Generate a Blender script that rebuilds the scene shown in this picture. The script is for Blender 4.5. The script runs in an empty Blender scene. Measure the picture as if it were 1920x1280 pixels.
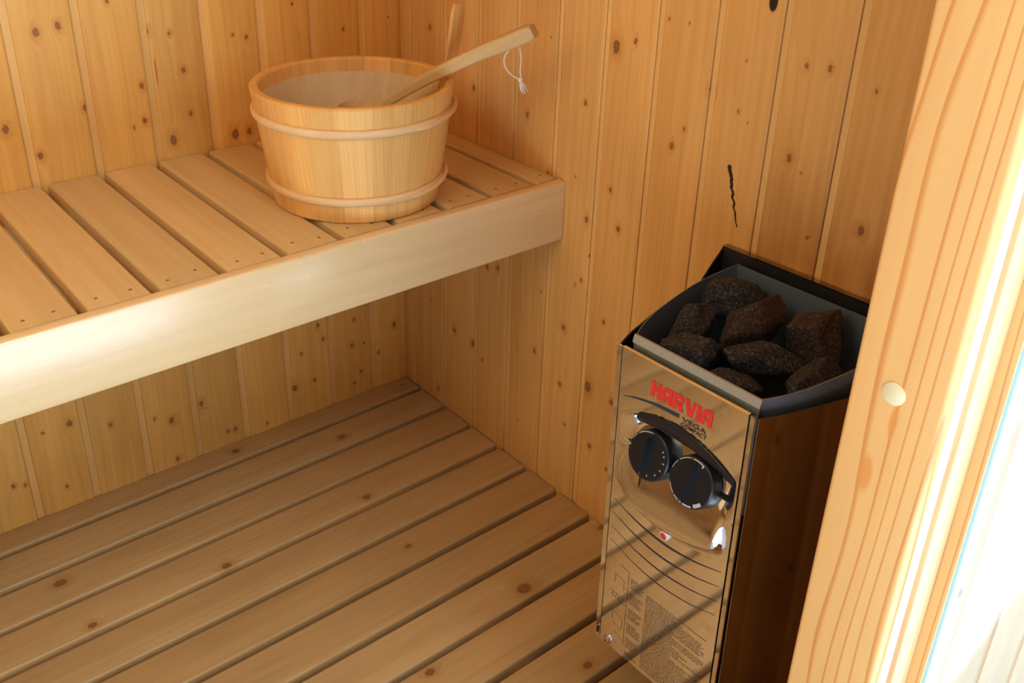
import bpy, bmesh, math, random
from mathutils import Vector, Matrix, noise
random.seed(7)
S = bpy.context.scene
COL = S.collection
R = math.radians

# ------------------------------------------------------------------ camera
cam = bpy.data.cameras.new('camera')
cam.sensor_width = 36.0
cam.lens = 1834.35 / 1920 * 36
cam.shift_x = (960 - 893.30) / 1920
cam.shift_y = (518.75 - 640) / 1920
cam.clip_start = 0.02
co = bpy.data.objects.new('camera', cam)
COL.objects.link(co)
rx = Vector((0.78529477, -0.61895582, 0.01434652))
ry = Vector((0.26502406, 0.35700838, 0.89571606))
rz = -Vector((0.5595305, 0.69959896, -0.444395))
m = Matrix((rx, ry, rz)).transposed().to_4x4()
m.translation = Vector((-1.17518, -1.74736, 1.32305))
co.matrix_world = m
S.camera = co

# ------------------------------------------------------------------ world, lights, exposure
w = bpy.data.worlds.new('daylight')
S.world = w
w.use_nodes = True
bg = w.node_tree.nodes['Background']
bg.inputs[0].default_value = (0.86, 0.94, 1.0, 1)
bg.inputs[1].default_value = 0.55


def area(name, loc, target, sx, sy, power, col):
    l = bpy.data.lights.new(name, 'AREA')
    l.shape = 'RECTANGLE'
    l.size, l.size_y, l.energy, l.color = sx, sy, power, col
    o = bpy.data.objects.new(name, l)
    COL.objects.link(o)
    o.location = loc
    o.rotation_euler = (Vector(target) - Vector(loc)).to_track_quat('-Z', 'Y').to_euler()
    return o


# daylight falling in steeply through the open sauna front
area('skylight', (-0.60, -2.45, 2.75), (-0.85, -0.5, 0.5), 0.6, 0.6, 19, (0.74, 0.89, 1.0))
# sun from beyond the sauna roof: it reaches only the pale floor outside the door
sun = bpy.data.lights.new('sun', 'SUN')
sun.energy, sun.angle, sun.color = 23.0, R(1.0), (0.84, 0.93, 1.0)
sno = bpy.data.objects.new('sun', sun)
COL.objects.link(sno)
sno.rotation_euler = Vector((0.10, -0.17, -1.0)).to_track_quat('-Z', 'Y').to_euler()
# the window of the room outside, opposite the sauna door
area('room_window', (-0.3, -4.2, 2.0), (-0.7, -0.5, 0.6), 1.6, 1.6, 40, (0.78, 0.90, 1.0))
# added warm fill light, unseen, brightens the interior from high on the left
area('warm_fill', (-1.75, -1.0, 1.85), (-0.4, -0.4, 0.5), 0.8, 0.8, 9.5, (1.0, 0.90, 0.72))

S.view_settings.view_transform = 'Standard'
S.view_settings.look = 'None'
S.view_settings.gamma = 1.0
S.view_settings.use_curve_mapping = False
S.view_settings.exposure = 0.0
S.cycles.max_bounces = 8
S.cycles.diffuse_bounces = 5
S.cycles.glossy_bounces = 5
S.cycles.sample_clamp_indirect = 6.0


# ------------------------------------------------------------------ helpers
def tag(o, label=None, cat=None, group=None, kind=None):
    if label: o['label'] = label
    if cat: o['category'] = cat
    if group: o['group'] = group
    if kind: o['kind'] = kind
    return o


def link(name, me, mat=None, parent=None, loc=(0, 0, 0), rot=(0, 0, 0)):
    o = bpy.data.objects.new(name, me)
    COL.objects.link(o)
    if mat is not None and me is not None and not me.materials:
        me.materials.append(mat)
    o.parent = parent
    o.location = loc
    o.rotation_euler = rot
    return o


def empty(name, loc, rot=(0, 0, 0)):
    o = bpy.data.objects.new(name, None)
    COL.objects.link(o)
    o.location, o.rotation_euler = loc, rot
    o.empty_display_size = 0.05
    return o


def mesh(name, vs, fs, smooth=False, fix=True):
    me = bpy.data.meshes.new(name)
    me.from_pydata([tuple(v) for v in vs], [], [tuple(f) for f in fs])
    if fix:
        b = bmesh.new()
        b.from_mesh(me)
        bmesh.ops.recalc_face_normals(b, faces=b.faces)
        b.to_mesh(me)
        b.free()
    if smooth is True:
        me.shade_smooth()
    elif smooth:
        me.shade_smooth()
        me.set_sharp_from_angle(angle=R(smooth))
    me.update()
    return me


def prism(prof, fn0, fn1, smooth=40):
    """closed profile swept between two placements fn(a, b) -> xyz"""
    n = len(prof)
    vs = [fn0(a, b) for a, b in prof] + [fn1(a, b) for a, b in prof]
    fs = [(i, (i + 1) % n, n + (i + 1) % n, n + i) for i in range(n)]
    fs += [tuple(range(n))[::-1], tuple(range(n, 2 * n))]
    return mesh('prism', vs, fs, smooth)


def rrect(x0, x1, y0, y1, r, k=3, corners=(1, 1, 1, 1)):
    """rounded rectangle, corners order: (x1,y1) (x0,y1) (x0,y0) (x1,y0)"""
    out = []
    for i, (cx, cy, a0) in enumerate(((x1, y1, 0), (x0, y1, 90), (x0, y0, 180), (x1, y0, 270))):
        if not corners[i]:
            out.append((cx, cy))
            continue
        sx = -1 if cx == x1 else 1
        sy = -1 if cy == y1 else 1
        for j in range(k + 1):
            a = R(a0 + 90 * j / k)
            out.append((cx + sx * r + r * math.cos(a), cy + sy * r + r * math.sin(a)))
    return out


def box(x0, x1, y0, y1, z0, z1, bev=0.0, seg=2):
    b = bmesh.new()
    bmesh.ops.create_cube(b, size=1)
    for v in b.verts:
        v.co = Vector(((x0 + x1) / 2 + v.co.x * (x1 - x0), (y0 + y1) / 2 + v.co.y * (y1 - y0), (z0 + z1) / 2 + v.co.z * (z1 - z0)))
    if bev:
        bmesh.ops.bevel(b, geom=b.edges[:], offset=bev, segments=seg, affect='EDGES', profile=0.5)
    me = bpy.data.meshes.new('box')
    b.to_mesh(me)
    b.free()
    if bev:
        me.shade_smooth()
        me.set_sharp_from_angle(angle=R(40))
    return me


def lathe(prof, n=64, smooth=40, a0=0.0, a1=2 * math.pi):
    """closed (r, z) profile turned about z"""
    k = len(prof)
    full = abs(a1 - a0 - 2 * math.pi) < 1e-6
    cnt = n if full else n + 1
    vs, fs = [], []
    for i in range(cnt):
        a = a0 + (a1 - a0) * i / n
        vs += [(r * math.cos(a), r * math.sin(a), z) for r, z in prof]
    for i in range(n):
        j = (i + 1) % cnt
        for q in range(k):
            p = (q + 1) % k
            fs.append((i * k + q, j * k + q, j * k + p, i * k + p))
    if not full:
        fs += [tuple(range(k)), tuple(range(n * k, n * k + k))[::-1]]
    return mesh('lathe', vs, fs, smooth)


def tube(pts, rad, n=8, smooth=True, flat=1.0):
    pts = [Vector(p) for p in pts]
    rads = rad if isinstance(rad, (list, tuple)) else [rad] * len(pts)
    vs, fs = [], []
    ref = Vector((0.3, 0.9, 0.2)).normalized()
    for i, p in enumerate(pts):
        t = (pts[min(i + 1, len(pts) - 1)] - pts[max(i - 1, 0)]).normalized()
        a = t.cross(ref).normalized()
        b = t.cross(a)
        for j in range(n):
            th = 2 * math.pi * j / n
            vs.append(p + (a * math.cos(th) + b * math.sin(th) * flat) * rads[i])
    for i in range(len(pts) - 1):
        for j in range(n):
            k = (j + 1) % n
            fs.append((i * n + j, i * n + k, (i + 1) * n + k, (i + 1) * n + j))
    fs += [tuple(range(n))[::-1], tuple(range(len(vs) - n, len(vs)))]
    return mesh('tube', vs, fs, smooth)


def bez(ps, n=12):
    """Catmull-Rom through points"""
    ps = [Vector(p) for p in ps]
    out = []
    for i in range(len(ps) - 1):
        p0, p1, p2, p3 = ps[max(i - 1, 0)], ps[i], ps[i + 1], ps[min(i + 2, len(ps) - 1)]
        for k in range(n):
            t = k / n
            out.append(0.5 * ((2 * p1) + (p2 - p0) * t + (2 * p0 - 5 * p1 + 4 * p2 - p3) * t * t + (3 * p1 - p0 - 3 * p2 + p3) * t ** 3))
    out.append(ps[-1])
    return out


# ------------------------------------------------------------------ materials
class NT:
    def __init__(s, name):
        s.m = bpy.data.materials.new(name)
        s.m.use_nodes = True
        s.t = s.m.node_tree
        s.b = s.t.nodes['Principled BSDF']

    def n(s, typ, **kw):
        x = s.t.nodes.new(typ)
        for k, v in kw.items():
            setattr(x, k, v)
        return x

    def put(s, sock, v):
        if hasattr(v, 'bl_idname') or hasattr(v, 'is_linked'):
            s.t.links.new(v, sock)
        else:
            sock.default_value = v

    def math(s, op, a, b=0.0, c=None, clamp=False):
        x = s.n('ShaderNodeMath', operation=op, use_clamp=clamp)
        s.put(x.inputs[0], a)
        s.put(x.inputs[1], b)
        if c is not None: s.put(x.inputs[2], c)
        return x.outputs[0]

    def vmath(s, op, a, b=None):
        x = s.n('ShaderNodeVectorMath', operation=op)
        s.put(x.inputs[0], a)
        if b is not None: s.put(x.inputs[1], b)
        return x.outputs['Value'] if op in ('LENGTH', 'DOT_PRODUCT') else x.outputs[0]

    def xyz(s, x, y, z):
        c = s.n('ShaderNodeCombineXYZ')
        for i, v in enumerate((x, y, z)): s.put(c.inputs[i], v)
        return c.outputs[0]

    def noise(s, vec, scale=1.0, detail=2.0, rough=0.5, dist=0.0):
        x = s.n('ShaderNodeTexNoise')
        s.put(x.inputs['Vector'], vec)
        x.inputs['Scale'].default_value = scale
        x.inputs['Detail'].default_value = detail
        x.inputs['Roughness'].default_value = rough
        x.inputs['Distortion'].default_value = dist
        return x.outputs[0]

    def rng(s, v, a, b, c=0.0, d=1.0, smooth=True):
        x = s.n('ShaderNodeMapRange')
        x.interpolation_type = 'SMOOTHSTEP' if smooth else 'LINEAR'
        s.put(x.inputs[0], v)
        for i, q in enumerate((a, b, c, d)): s.put(x.inputs[1 + i], q)
        return x.outputs[0]

    def mix(s, f, a, b, mode='MIX'):
        x = s.n('ShaderNodeMix', data_type='RGBA', blend_type=mode)
        s.put(x.inputs[0], f)
        s.put(x.inputs[6], a if not isinstance(a, tuple) else (*a, 1))
        s.put(x.inputs[7], b if not isinstance(b, tuple) else (*b, 1))
        return x.outputs[2]

    def bump(s, h, strength, dist=0.001):
        x = s.n('ShaderNodeBump')
        x.inputs['Strength'].default_value = strength
        x.inputs['Distance'].default_value = dist
        s.put(x.inputs['Height'], h)
        s.t.links.new(x.outputs[0], s.b.inputs['Normal'])


AX = dict(x=0, y=1, z=2)


def wood(name, light, dark, along, across, knots=(), knotk=1.5, rough=0.5, spec=0.35, tone=0.10, band=0.55, ring=0.25,
         ringf=90.0, fine=0.3, local=False, extra=None, blotch=0.25, bumpk=0.12, ringw=1.6, knotr=0.8, ra=0.35, coat=0.0):
    t = NT(name)
    if local:
        pos = t.n('ShaderNodeTexCoord').outputs['Object']
    else:
        pos = t.n('ShaderNodeNewGeometry').outputs['Position']
    sep = t.n('ShaderNodeSeparateXYZ')
    t.put(sep.inputs[0], pos)
    u, v = sep.outputs[AX[across]], sep.outputs[AX[along]]
    d = sep.outputs[3 - AX[across] - AX[along]]
    rnd = t.n('ShaderNodeObjectInfo').outputs['Random']
    gu = t.math('MULTIPLY_ADD', rnd, 13.7, u)
    gv = t.math('MULTIPLY_ADD', rnd, 7.9, v)
    if knots:
        wob = t.noise(t.xyz(u, v, 0.0), 160, 2)
        wob = t.math('MULTIPLY_ADD', wob, 0.006, -0.003)
        p = t.xyz(t.math('ADD', u, wob), t.math('SUBTRACT', v, wob), 0.0)
        dmin = None
        for ku, kv, kr in knots:
            kr = kr * knotr
            q = t.vmath('MULTIPLY', t.vmath('SUBTRACT', p, (ku, kv, 0)), (1 / kr, 1 / (kr * knotk), 0))
            ln = t.vmath('LENGTH', q)
            dmin = ln if dmin is None else t.math('MINIMUM', dmin, ln)
        warp = t.rng(dmin, 0.0, 4.0, 1.0, 0.0)
    else:
        warp = 0.0
    big = t.noise(t.xyz(t.math('MULTIPLY', gu, 7.0), t.math('MULTIPLY', gv, 0.9), d), 1.0, 2)
    bands = t.noise(t.xyz(t.math('ADD', t.math('MULTIPLY', gu, 62.0), t.math('MULTIPLY', warp, 1.2)),
                          t.math('MULTIPLY', gv, 1.3), t.math('MULTIPLY', d, 20.0)), 1.0, 3, 0.55, 0.3)
    ph = t.math('ADD', t.math('ADD', t.math('MULTIPLY', gu, ringf), t.math('MULTIPLY', big, ringw * 6)), t.math('MULTIPLY', warp, 1.6))
    ph = t.math('ADD', ph, t.math('MULTIPLY', d, ringf * 0.6))
    fr = t.math('FRACT', ph)
    line = t.math('MULTIPLY', t.rng(fr, ra, 0.93), t.rng(fr, 1.0, 0.95))
    fib = t.noise(t.xyz(t.math('MULTIPLY', gu, 700.0), t.math('MULTIPLY', gv, 14.0), t.math('MULTIPLY', d, 200.0)), 1.0, 2)
    f = t.math('MULTIPLY', t.rng(bands, 0.3, 0.75), band)
    f = t.math('ADD', f, t.math('MULTIPLY', line, ring))
    f = t.math('ADD', f, t.math('MULTIPLY_ADD', fib, fine, -0.4 * fine), clamp=True)
    c = t.mix(f, light, dark)
    bl = t.noise(t.xyz(t.math('MULTIPLY', gu, 14.0), t.math('MULTIPLY', gv, 4.0), t.math('MULTIPLY', d, 8.0)), 1.0, 3)
    val = t.math('MULTIPLY_ADD', bl, blotch, 1.0 - 0.5 * blotch)
    val = t.math('MULTIPLY', val, t.math('MULTIPLY_ADD', rnd, 2 * tone, 1.0 - tone))
    c = t.mix(1.0, c, t.xyz(val, val, val), 'MULTIPLY')
    rnd2 = t.math('FRACT', t.math('MULTIPLY', rnd, 17.31))
    c = t.mix(t.math('MULTIPLY', rnd2, 0.35), c, t.mix(1.0, c, (1.0, 0.88, 0.72), 'MULTIPLY'))
    if knots:
        halo = t.rng(dmin, 3.0, 0.9, 0.0, 0.5)
        c = t.mix(halo, c, t.mix(1.0, c, (0.80, 0.58, 0.40), 'MULTIPLY'))
        core = t.rng(dmin, 1.1, 0.6, 0.0, 0.85)
        kc = t.mix(t.rng(dmin, 0.45, 0.95), (0.24, 0.10, 0.035), (0.10, 0.036, 0.013))
        c = t.mix(core, c, kc)
    if extra:
        c = extra(t, c, u, v)
    t.put(t.b.inputs['Base Color'], c)
    t.put(t.b.inputs['Roughness'], t.math('MULTIPLY_ADD', bl, 0.2, rough - 0.1))
    t.b.inputs['Specular IOR Level'].default_value = spec
    t.b.inputs['Coat Weight'].default_value = coat
    t.b.inputs['Coat Roughness'].default_value = 0.22
    t.b.inputs['Coat IOR'].default_value = 1.6
    t.bump(t.math('ADD', f, t.math('MULTIPLY', fib, 0.4)), bumpk, 0.0006)
    return t.m


def plain(name, col, rough=0.5, metal=0.0, spec=0.5, nz=None, bump=0.0):
    t = NT(name)
    t.b.inputs['Roughness'].default_value = rough
    t.b.inputs['Metallic'].default_value = metal
    t.b.inputs['Specular IOR Level'].default_value = spec
    if nz:
        sc, amt = nz
        g = t.n('ShaderNodeTexCoord').outputs['Object']
        v = t.noise(g, sc, 4, 0.6)
        k = t.math('MULTIPLY_ADD', v, amt, 1 - amt / 2)
        t.put(t.b.inputs['Base Color'], t.mix(1.0, col, t.xyz(k, k, k), 'MULTIPLY'))
        if bump: t.bump(v, bump, 0.001)
    else:
        t.b.inputs['Base Color'].default_value = (*col, 1)
    return t.m


# knots measured on the walls and the floor boards: (across, along, radius)
RW = [(-0.635, 0.952, 0.0105), (-0.676, 0.969, 0.0047), (-0.741, 1.015, 0.0027), (-0.781, 1.015, 0.0018), (-0.573, 0.843, 0.0049), (-0.615, 0.827, 0.0029), (-0.836, 0.925, 0.007), (-0.793, 0.853, 0.0036), (-0.772, 0.82, 0.0055), (-0.89, 0.905, 0.0026), (-0.909, 0.893, 0.0017), (-0.892, 0.981, 0.0017), (-0.991, 0.994, 0.0041), (-1.027, 0.998, 0.0049), (-1.098, 0.983, 0.0032), (-0.987, 0.861, 0.0059), (-1.01, 0.845, 0.0017), (-1.116, 0.794, 0.0066), (-1.038, 0.755, 0.0026), (-0.647, 0.705, 0.0049), (-0.673, 0.64, 0.006), (-0.594, 0.631, 0.0061), (-0.559, 0.703, 0.002), (-0.591, 0.507, 0.0042), (-0.576, 0.492, 0.0032), (-0.483, 0.439, 0.0022), (-0.607, 0.563, 0.0021), (-0.552, 0.389, 0.0066), (-0.657, 0.447, 0.0042), (-0.472, 0.297, 0.0058), (-0.268, 0.219, 0.0075), (-0.201, 0.224, 0.0064), (-0.054, 0.177, 0.0065), (-0.314, 0.427, 0.0059), (-0.348, 0.438, 0.0058), (-0.552, 0.258, 0.0057), (-0.629, 0.291, 0.011), (-0.646, 0.161, 0.0057), (-0.572, 0.172, 0.0035), (-0.43, 0.104, 0.0025), (-0.138, 0.034, 0.0054), (-0.693, 0.29, 0.0065), (-0.112, 0.261, 0.0026), (-0.017, 0.117, 0.005), (-0.303, 0.193, 0.0037), (-0.695, 0.134, 0.0034), (-0.275, 0.898, 0.0033), (-0.478, 0.938, 0.002), (-0.26, 0.799, 0.0056), (-0.422, 0.784, 0.0053), (-0.487, 0.689, 0.0042), (-0.113, 0.892, 0.0059)]
BW = [(-0.73, 0.951, 0.0074), (-0.693, 0.958, 0.0064), (-0.807, 0.797, 0.0075), (-0.76, 0.74, 0.0065), (-0.543, 0.93, 0.0054), (-0.502, 0.921, 0.0033), (-0.438, 0.911, 0.0033), (-0.483, 0.851, 0.0055), (-0.479, 0.767, 0.0045), (-0.519, 0.722, 0.009), (-0.565, 0.834, 0.0055), (-0.568, 0.769, 0.0055), (-0.59, 0.76, 0.0033), (-0.379, 0.903, 0.0034), (-0.351, 0.895, 0.0045), (-0.393, 0.71, 0.0104), (-0.363, 0.71, 0.0069), (-0.671, 0.811, 0.0054), (-0.249, 0.947, 0.0035), (-0.137, 0.884, 0.0036), (-0.027, 0.895, 0.0024), (-0.605, 0.99, 0.0043), (-0.802, 0.193, 0.0073), (-0.725, 0.157, 0.0049), (-0.853, 0.191, 0.0036), (-0.601, 0.116, 0.0076), (-0.636, 0.134, 0.0037), (-0.6, 0.015, 0.0052), (-0.925, 0.096, 0.0049), (-0.904, 0.09, 0.0037), (-0.83, 0.051, 0.0038), (-0.548, 0.124, 0.0089), (-0.532, 0.13, 0.0063), (-0.309, 0.083, 0.0079), (-0.257, 0.086, 0.0053), (-0.462, 0.035, 0.0052), (-0.385, 0.018, 0.004), (-0.48, 0.036, 0.0039), (-0.239, 0.226, 0.0052), (-0.286, 0.167, 0.0039), (-0.228, 0.186, 0.0039), (-0.144, 0.209, 0.004), (-0.152, 0.143, 0.0054), (-0.119, 0.137, 0.0027), (-0.079, 0.097, 0.0041), (-0.13, 0.062, 0.0041), (-0.151, 0.037, 0.0041), (-0.032, 0.159, 0.0068)]
FL = [(-0.205, -0.917, 0.0129), (-0.345, -0.905, 0.0089), (-0.351, -0.654, 0.0103), (-0.03, -0.48, 0.0104), (-0.341, -0.334, 0.0096), (-0.515, -0.349, 0.0068), (-0.738, -0.243, 0.0164), (-0.789, -0.495, 0.0101), (-0.127, -0.264, 0.0104), (-0.029, -0.03, 0.0042), (-0.939, -0.274, 0.0092), (-0.705, -0.009, 0.0082)]
CRACK = [(-0.887, 0.819), (-0.8932, 0.8055), (-0.8962, 0.793), (-0.8991, 0.7814), (-0.9035, 0.768), (-0.9078, 0.7535), (-0.9157, 0.7296)]


def crack(t, c, u, v):
    """the split in the board over the heater, and the open knot hole at the top"""
    jag = t.math('MULTIPLY_ADD', t.noise(t.xyz(0.0, v, 0.0), 130, 4), 0.010, -0.005)
    pu = t.math('ADD', u, jag)
    dm = None
    for (a, b), (a2, b2) in zip(CRACK[:-1], CRACK[1:]):
        ex = a2 - a, b2 - b
        L = ex[0] ** 2 + ex[1] ** 2
        s = t.math('MULTIPLY_ADD', t.math('SUBTRACT', v, b), ex[1] / L, t.math('MULTIPLY', t.math('SUBTRACT', pu, a), ex[0] / L), clamp=False)
        s = t.rng(s, 0.0, 1.0, 0.0, 1.0, False)
        qx = t.math('SUBTRACT', t.math('SUBTRACT', pu, a), t.math('MULTIPLY', s, ex[0]))
        qy = t.math('SUBTRACT', t.math('SUBTRACT', v, b), t.math('MULTIPLY', s, ex[1]))
        dd = t.vmath('LENGTH', t.xyz(qx, qy, 0.0))
        dm = dd if dm is None else t.math('MINIMUM', dm, dd)
    wd = t.rng(v, 0.73, 0.82, 0.0011, 0.0036, False)
    r = t.math('DIVIDE', dm, wd)
    c = t.mix(t.rng(r, 1.3, 0.7), c, (0.018, 0.008, 0.005))
    h = t.vmath('LENGTH', t.vmath('MULTIPLY', t.vmath('SUBTRACT', t.xyz(u, v, 0.0), (-0.9235, 1.070, 0)), (1 / 0.0075, 1 / 0.015, 0)))
    return t.mix(t.rng(h, 1.1, 0.8), c, (0.02, 0.009, 0.005))


def streak(t, c, u, v):
    """thin resin streak running down one board"""
    h = t.vmath('LENGTH', t.vmath('MULTIPLY', t.vmath('SUBTRACT', t.xyz(u, v, 0.0), (-0.535, 0.856, 0)), (1 / 0.0020, 1 / 0.030, 0)))
    return t.mix(t.rng(h, 1.1, 0.7, 0.0, 0.85), c, (0.50, 0.13, 0.012))


def stain(t, c, u, v):
    """resin stains below the screw cap"""
    for cu, cv, a, b in ((-1.4085, 0.775, 0.007, 0.022), (-1.4225, 0.838, 0.004, 0.018)):
        h = t.vmath('LENGTH', t.vmath('MULTIPLY', t.vmath('SUBTRACT', t.xyz(u, v, 0.0), (cu, cv, 0)), (1 / a, 1 / b, 0)))
        c = t.mix(t.rng(h, 1.2, 0.6, 0.0, 0.8), c, (0.72, 0.27, 0.06))
    return c


def brown_tone(t, c, u, v):
    """boards of a browner tone above the stones, fading upwards"""
    a = t.math('MULTIPLY', t.rng(v, 0.60, 0.70), t.rng(v, 0.98, 0.70))
    n_ = t.noise(t.xyz(t.math('MULTIPLY', u, 22.0), t.math('MULTIPLY', v, 7.0), 0.0), 1.0, 3)
    a = t.math('MULTIPLY', a, t.rng(n_, 0.25, 0.7, 0.35, 0.8))
    return t.mix(a, c, t.mix(1.0, c, (0.62, 0.46, 0.32), 'MULTIPLY'))


PINE_L, PINE_D = (0.74, 0.435, 0.155), (0.52, 0.235, 0.062)
M_back = lambda kn, ex=None: wood('pine_back_wall', (0.80, 0.462, 0.120), (0.63, 0.31, 0.060), 'z', 'x', kn, ring=0.18, ringf=70, extra=ex)
M_right = lambda kn, ex=None: wood('pine_right_wall', (0.77, 0.445, 0.142), (0.61, 0.31, 0.074), 'z', 'y', kn, ring=0.18, ringf=70, extra=ex)
M_strip = wood('pine_tongue_strip', (0.79, 0.49, 0.165), (0.70, 0.39, 0.11), 'z', 'x', ring=0.1, band=0.35)
M_other = wood('pine_wall', PINE_L, PINE_D, 'z', 'y', [(-0.2, 0.35, 0.01), (-0.7, 0.9, 0.008), (-1.1, 0.4, 0.009), (-0.45, 1.2, 0.008)])
M_frontw = wood('pine_front_wall', PINE_L, PINE_D, 'z', 'x', [(-0.33, 0.33, 0.009), (-0.12, 0.25, 0.008), (-0.21, 0.5, 0.01), (-0.38, 0.62, 0.007), (-0.09, 0.58, 0.008), (-0.29, 0.14, 0.008)])
M_floor = lambda kn: wood('floor_board_wood', (0.57, 0.375, 0.165), (0.44, 0.26, 0.095), 'x', 'y', kn, knotk=1.25, rough=0.42, spec=0.4, tone=0.09, band=0.42, ring=0.12, ringf=50, blotch=0.4)
M_slat = wood('bench_slat_wood', (0.67, 0.475, 0.22), (0.56, 0.36, 0.14), 'y', 'x', rough=0.5, tone=0.07, band=0.4, ring=0.12, ringf=45, blotch=0.25)
M_board = wood('bench_front_board_wood', (0.79, 0.58, 0.31), (0.69, 0.46, 0.19), 'x', 'z', rough=0.3, spec=0.6, coat=0.8, tone=0.0, band=0.45, ring=0.12, ringf=55, blotch=0.15)
M_jamb = wood('door_jamb_wood', (0.80, 0.47, 0.175), (0.66, 0.27, 0.07), 'z', 'y', rough=0.4, tone=0.0, band=0.15, ring=0.9, ringf=75, fine=0.12, blotch=0.12, ringw=1.5, ra=0.72, extra=stain)
M_frame = wood('door_frame_wood', (0.80, 0.55, 0.29), (0.68, 0.40, 0.17), 'z', 'x', rough=0.42, tone=0.05, band=0.4, ring=0.4, ringf=120)
M_clad = wood('outer_cladding_wood', (0.80, 0.56, 0.31), (0.70, 0.42, 0.19), 'z', 'x', [(-0.365, 0.64, 0.006), (-0.30, 0.86, 0.006)], rough=0.45, tone=0.06, band=0.4, ring=0.25)
M_stave = wood('bucket_stave_wood', (0.82, 0.485, 0.155), (0.66, 0.315, 0.075), 'z', 'y', rough=0.5, tone=0.09, band=0.55, ring=0.25, ringf=150, ringw=3.0, fine=0.25, local=True, blotch=0.3)
M_hoop = wood('bucket_hoop_wood', (0.78, 0.53, 0.27), (0.64, 0.37, 0.15), 'x', 'z', rough=0.5, local=True, band=0.4, ring=0.1)
M_ladle = wood('ladle_wood', (0.68, 0.48, 0.225), (0.52, 0.33, 0.125), 'x', 'y', rough=0.55, local=True, band=0.6, ring=0.2, ringf=120, tone=0.03)
M_handle = wood('bucket_handle_wood', (0.78, 0.47, 0.16), (0.58, 0.30, 0.08), 'z', 'y', rough=0.3, local=True, tone=0.0)
M_liner = wood('bucket_inside_wood', (0.80, 0.62, 0.36), (0.66, 0.46, 0.22), 'z', 'y', rough=0.55, local=True, band=0.5, ring=0.1)
M_dark = plain('dark_void', (0.06, 0.035, 0.02), 0.9)
M_sub = plain('subfloor_concrete', (0.10, 0.07, 0.045), 0.9, nz=(30, 0.3))
M_ground = plain('pale_outside_floor', (0.60, 0.70, 0.82), 0.6, nz=(8, 0.1))
M_black = plain('black_enamel', (0.012, 0.013, 0.016), 0.38, spec=0.4)
M_knob = plain('black_knob_plastic', (0.010, 0.012, 0.016), 0.33, spec=0.5, nz=(300, 0.5))
M_galv = plain('galvanised_steel', (0.20, 0.275, 0.34), 0.42, 0.6, nz=(25, 0.3))
M_galvf = plain('speckled_galvanised_front', (0.42, 0.43, 0.36), 0.5, 0.55, nz=(420, 0.5))
M_galvd = plain('dull_galvanised_front', (0.15, 0.15, 0.11), 0.6, 0.3, nz=(420, 0.6))
M_red = plain('logo_red_print', (0.75, 0.035, 0.028), 0.5)
M_print = plain('small_print_ink', (0.10, 0.085, 0.07), 0.6)
M_ink = plain('dark_grey_print', (0.035, 0.040, 0.055), 0.5)
M_white = plain('white_plastic', (0.85, 0.84, 0.82), 0.4)
M_redp = plain('red_button_plastic', (0.72, 0.05, 0.02), 0.35)
M_grey = plain('grey_dial_print', (0.55, 0.56, 0.58), 0.5)
M_screw = plain('zinc_screw', (0.62, 0.64, 0.65), 0.3, 1.0)
M_nail = plain('dull_nail_head', (0.22, 0.17, 0.12), 0.6, 0.3)
M_cap = plain('cream_screw_cap', (0.78, 0.66, 0.38), 0.45)
M_cord = plain('cotton_cord', (0.78, 0.66, 0.52), 0.85)
M_seal = plain('white_door_seal', (0.86, 0.86, 0.88), 0.35)


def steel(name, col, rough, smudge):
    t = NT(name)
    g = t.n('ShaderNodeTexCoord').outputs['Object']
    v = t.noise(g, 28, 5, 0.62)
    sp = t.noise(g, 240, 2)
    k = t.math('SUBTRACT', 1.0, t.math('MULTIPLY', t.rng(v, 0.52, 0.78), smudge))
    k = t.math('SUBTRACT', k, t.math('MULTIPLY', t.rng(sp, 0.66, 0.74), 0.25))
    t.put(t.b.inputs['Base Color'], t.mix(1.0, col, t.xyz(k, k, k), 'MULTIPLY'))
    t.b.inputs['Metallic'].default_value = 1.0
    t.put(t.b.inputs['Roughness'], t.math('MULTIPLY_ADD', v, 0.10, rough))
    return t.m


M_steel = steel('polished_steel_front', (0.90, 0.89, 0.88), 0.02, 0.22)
M_steel_side = steel('shaded_steel_side', (0.34, 0.30, 0.27), 0.05, 0.15)  # same steel, colour darkened to stand for the dim reflections on the sides


def rockmat(name, a, b):
    t = NT(name)
    g = t.n('ShaderNodeTexCoord').outputs['Object']
    f = t.rng(t.noise(g, 260, 3, 0.7), 0.48, 0.68)
    h = t.noise(g, 22, 3)
    c = t.mix(f, a, b)
    k = t.math('MULTIPLY_ADD', h, 1.0, 0.45)
    t.put(t.b.inputs['Base Color'], t.mix(1.0, c, t.xyz(k, k, k), 'MULTIPLY'))
    t.b.inputs['Roughness'].default_value = 0.75
    t.bump(t.noise(g, 190, 4, 0.7), 0.9, 0.0025)
    return t.m


M_rock_g = rockmat('grey_black_stone', (0.008, 0.010, 0.014), (0.10, 0.10, 0.10))
M_rock_b = rockmat('brown_black_stone', (0.018, 0.011, 0.008), (0.12, 0.075, 0.05))

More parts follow.
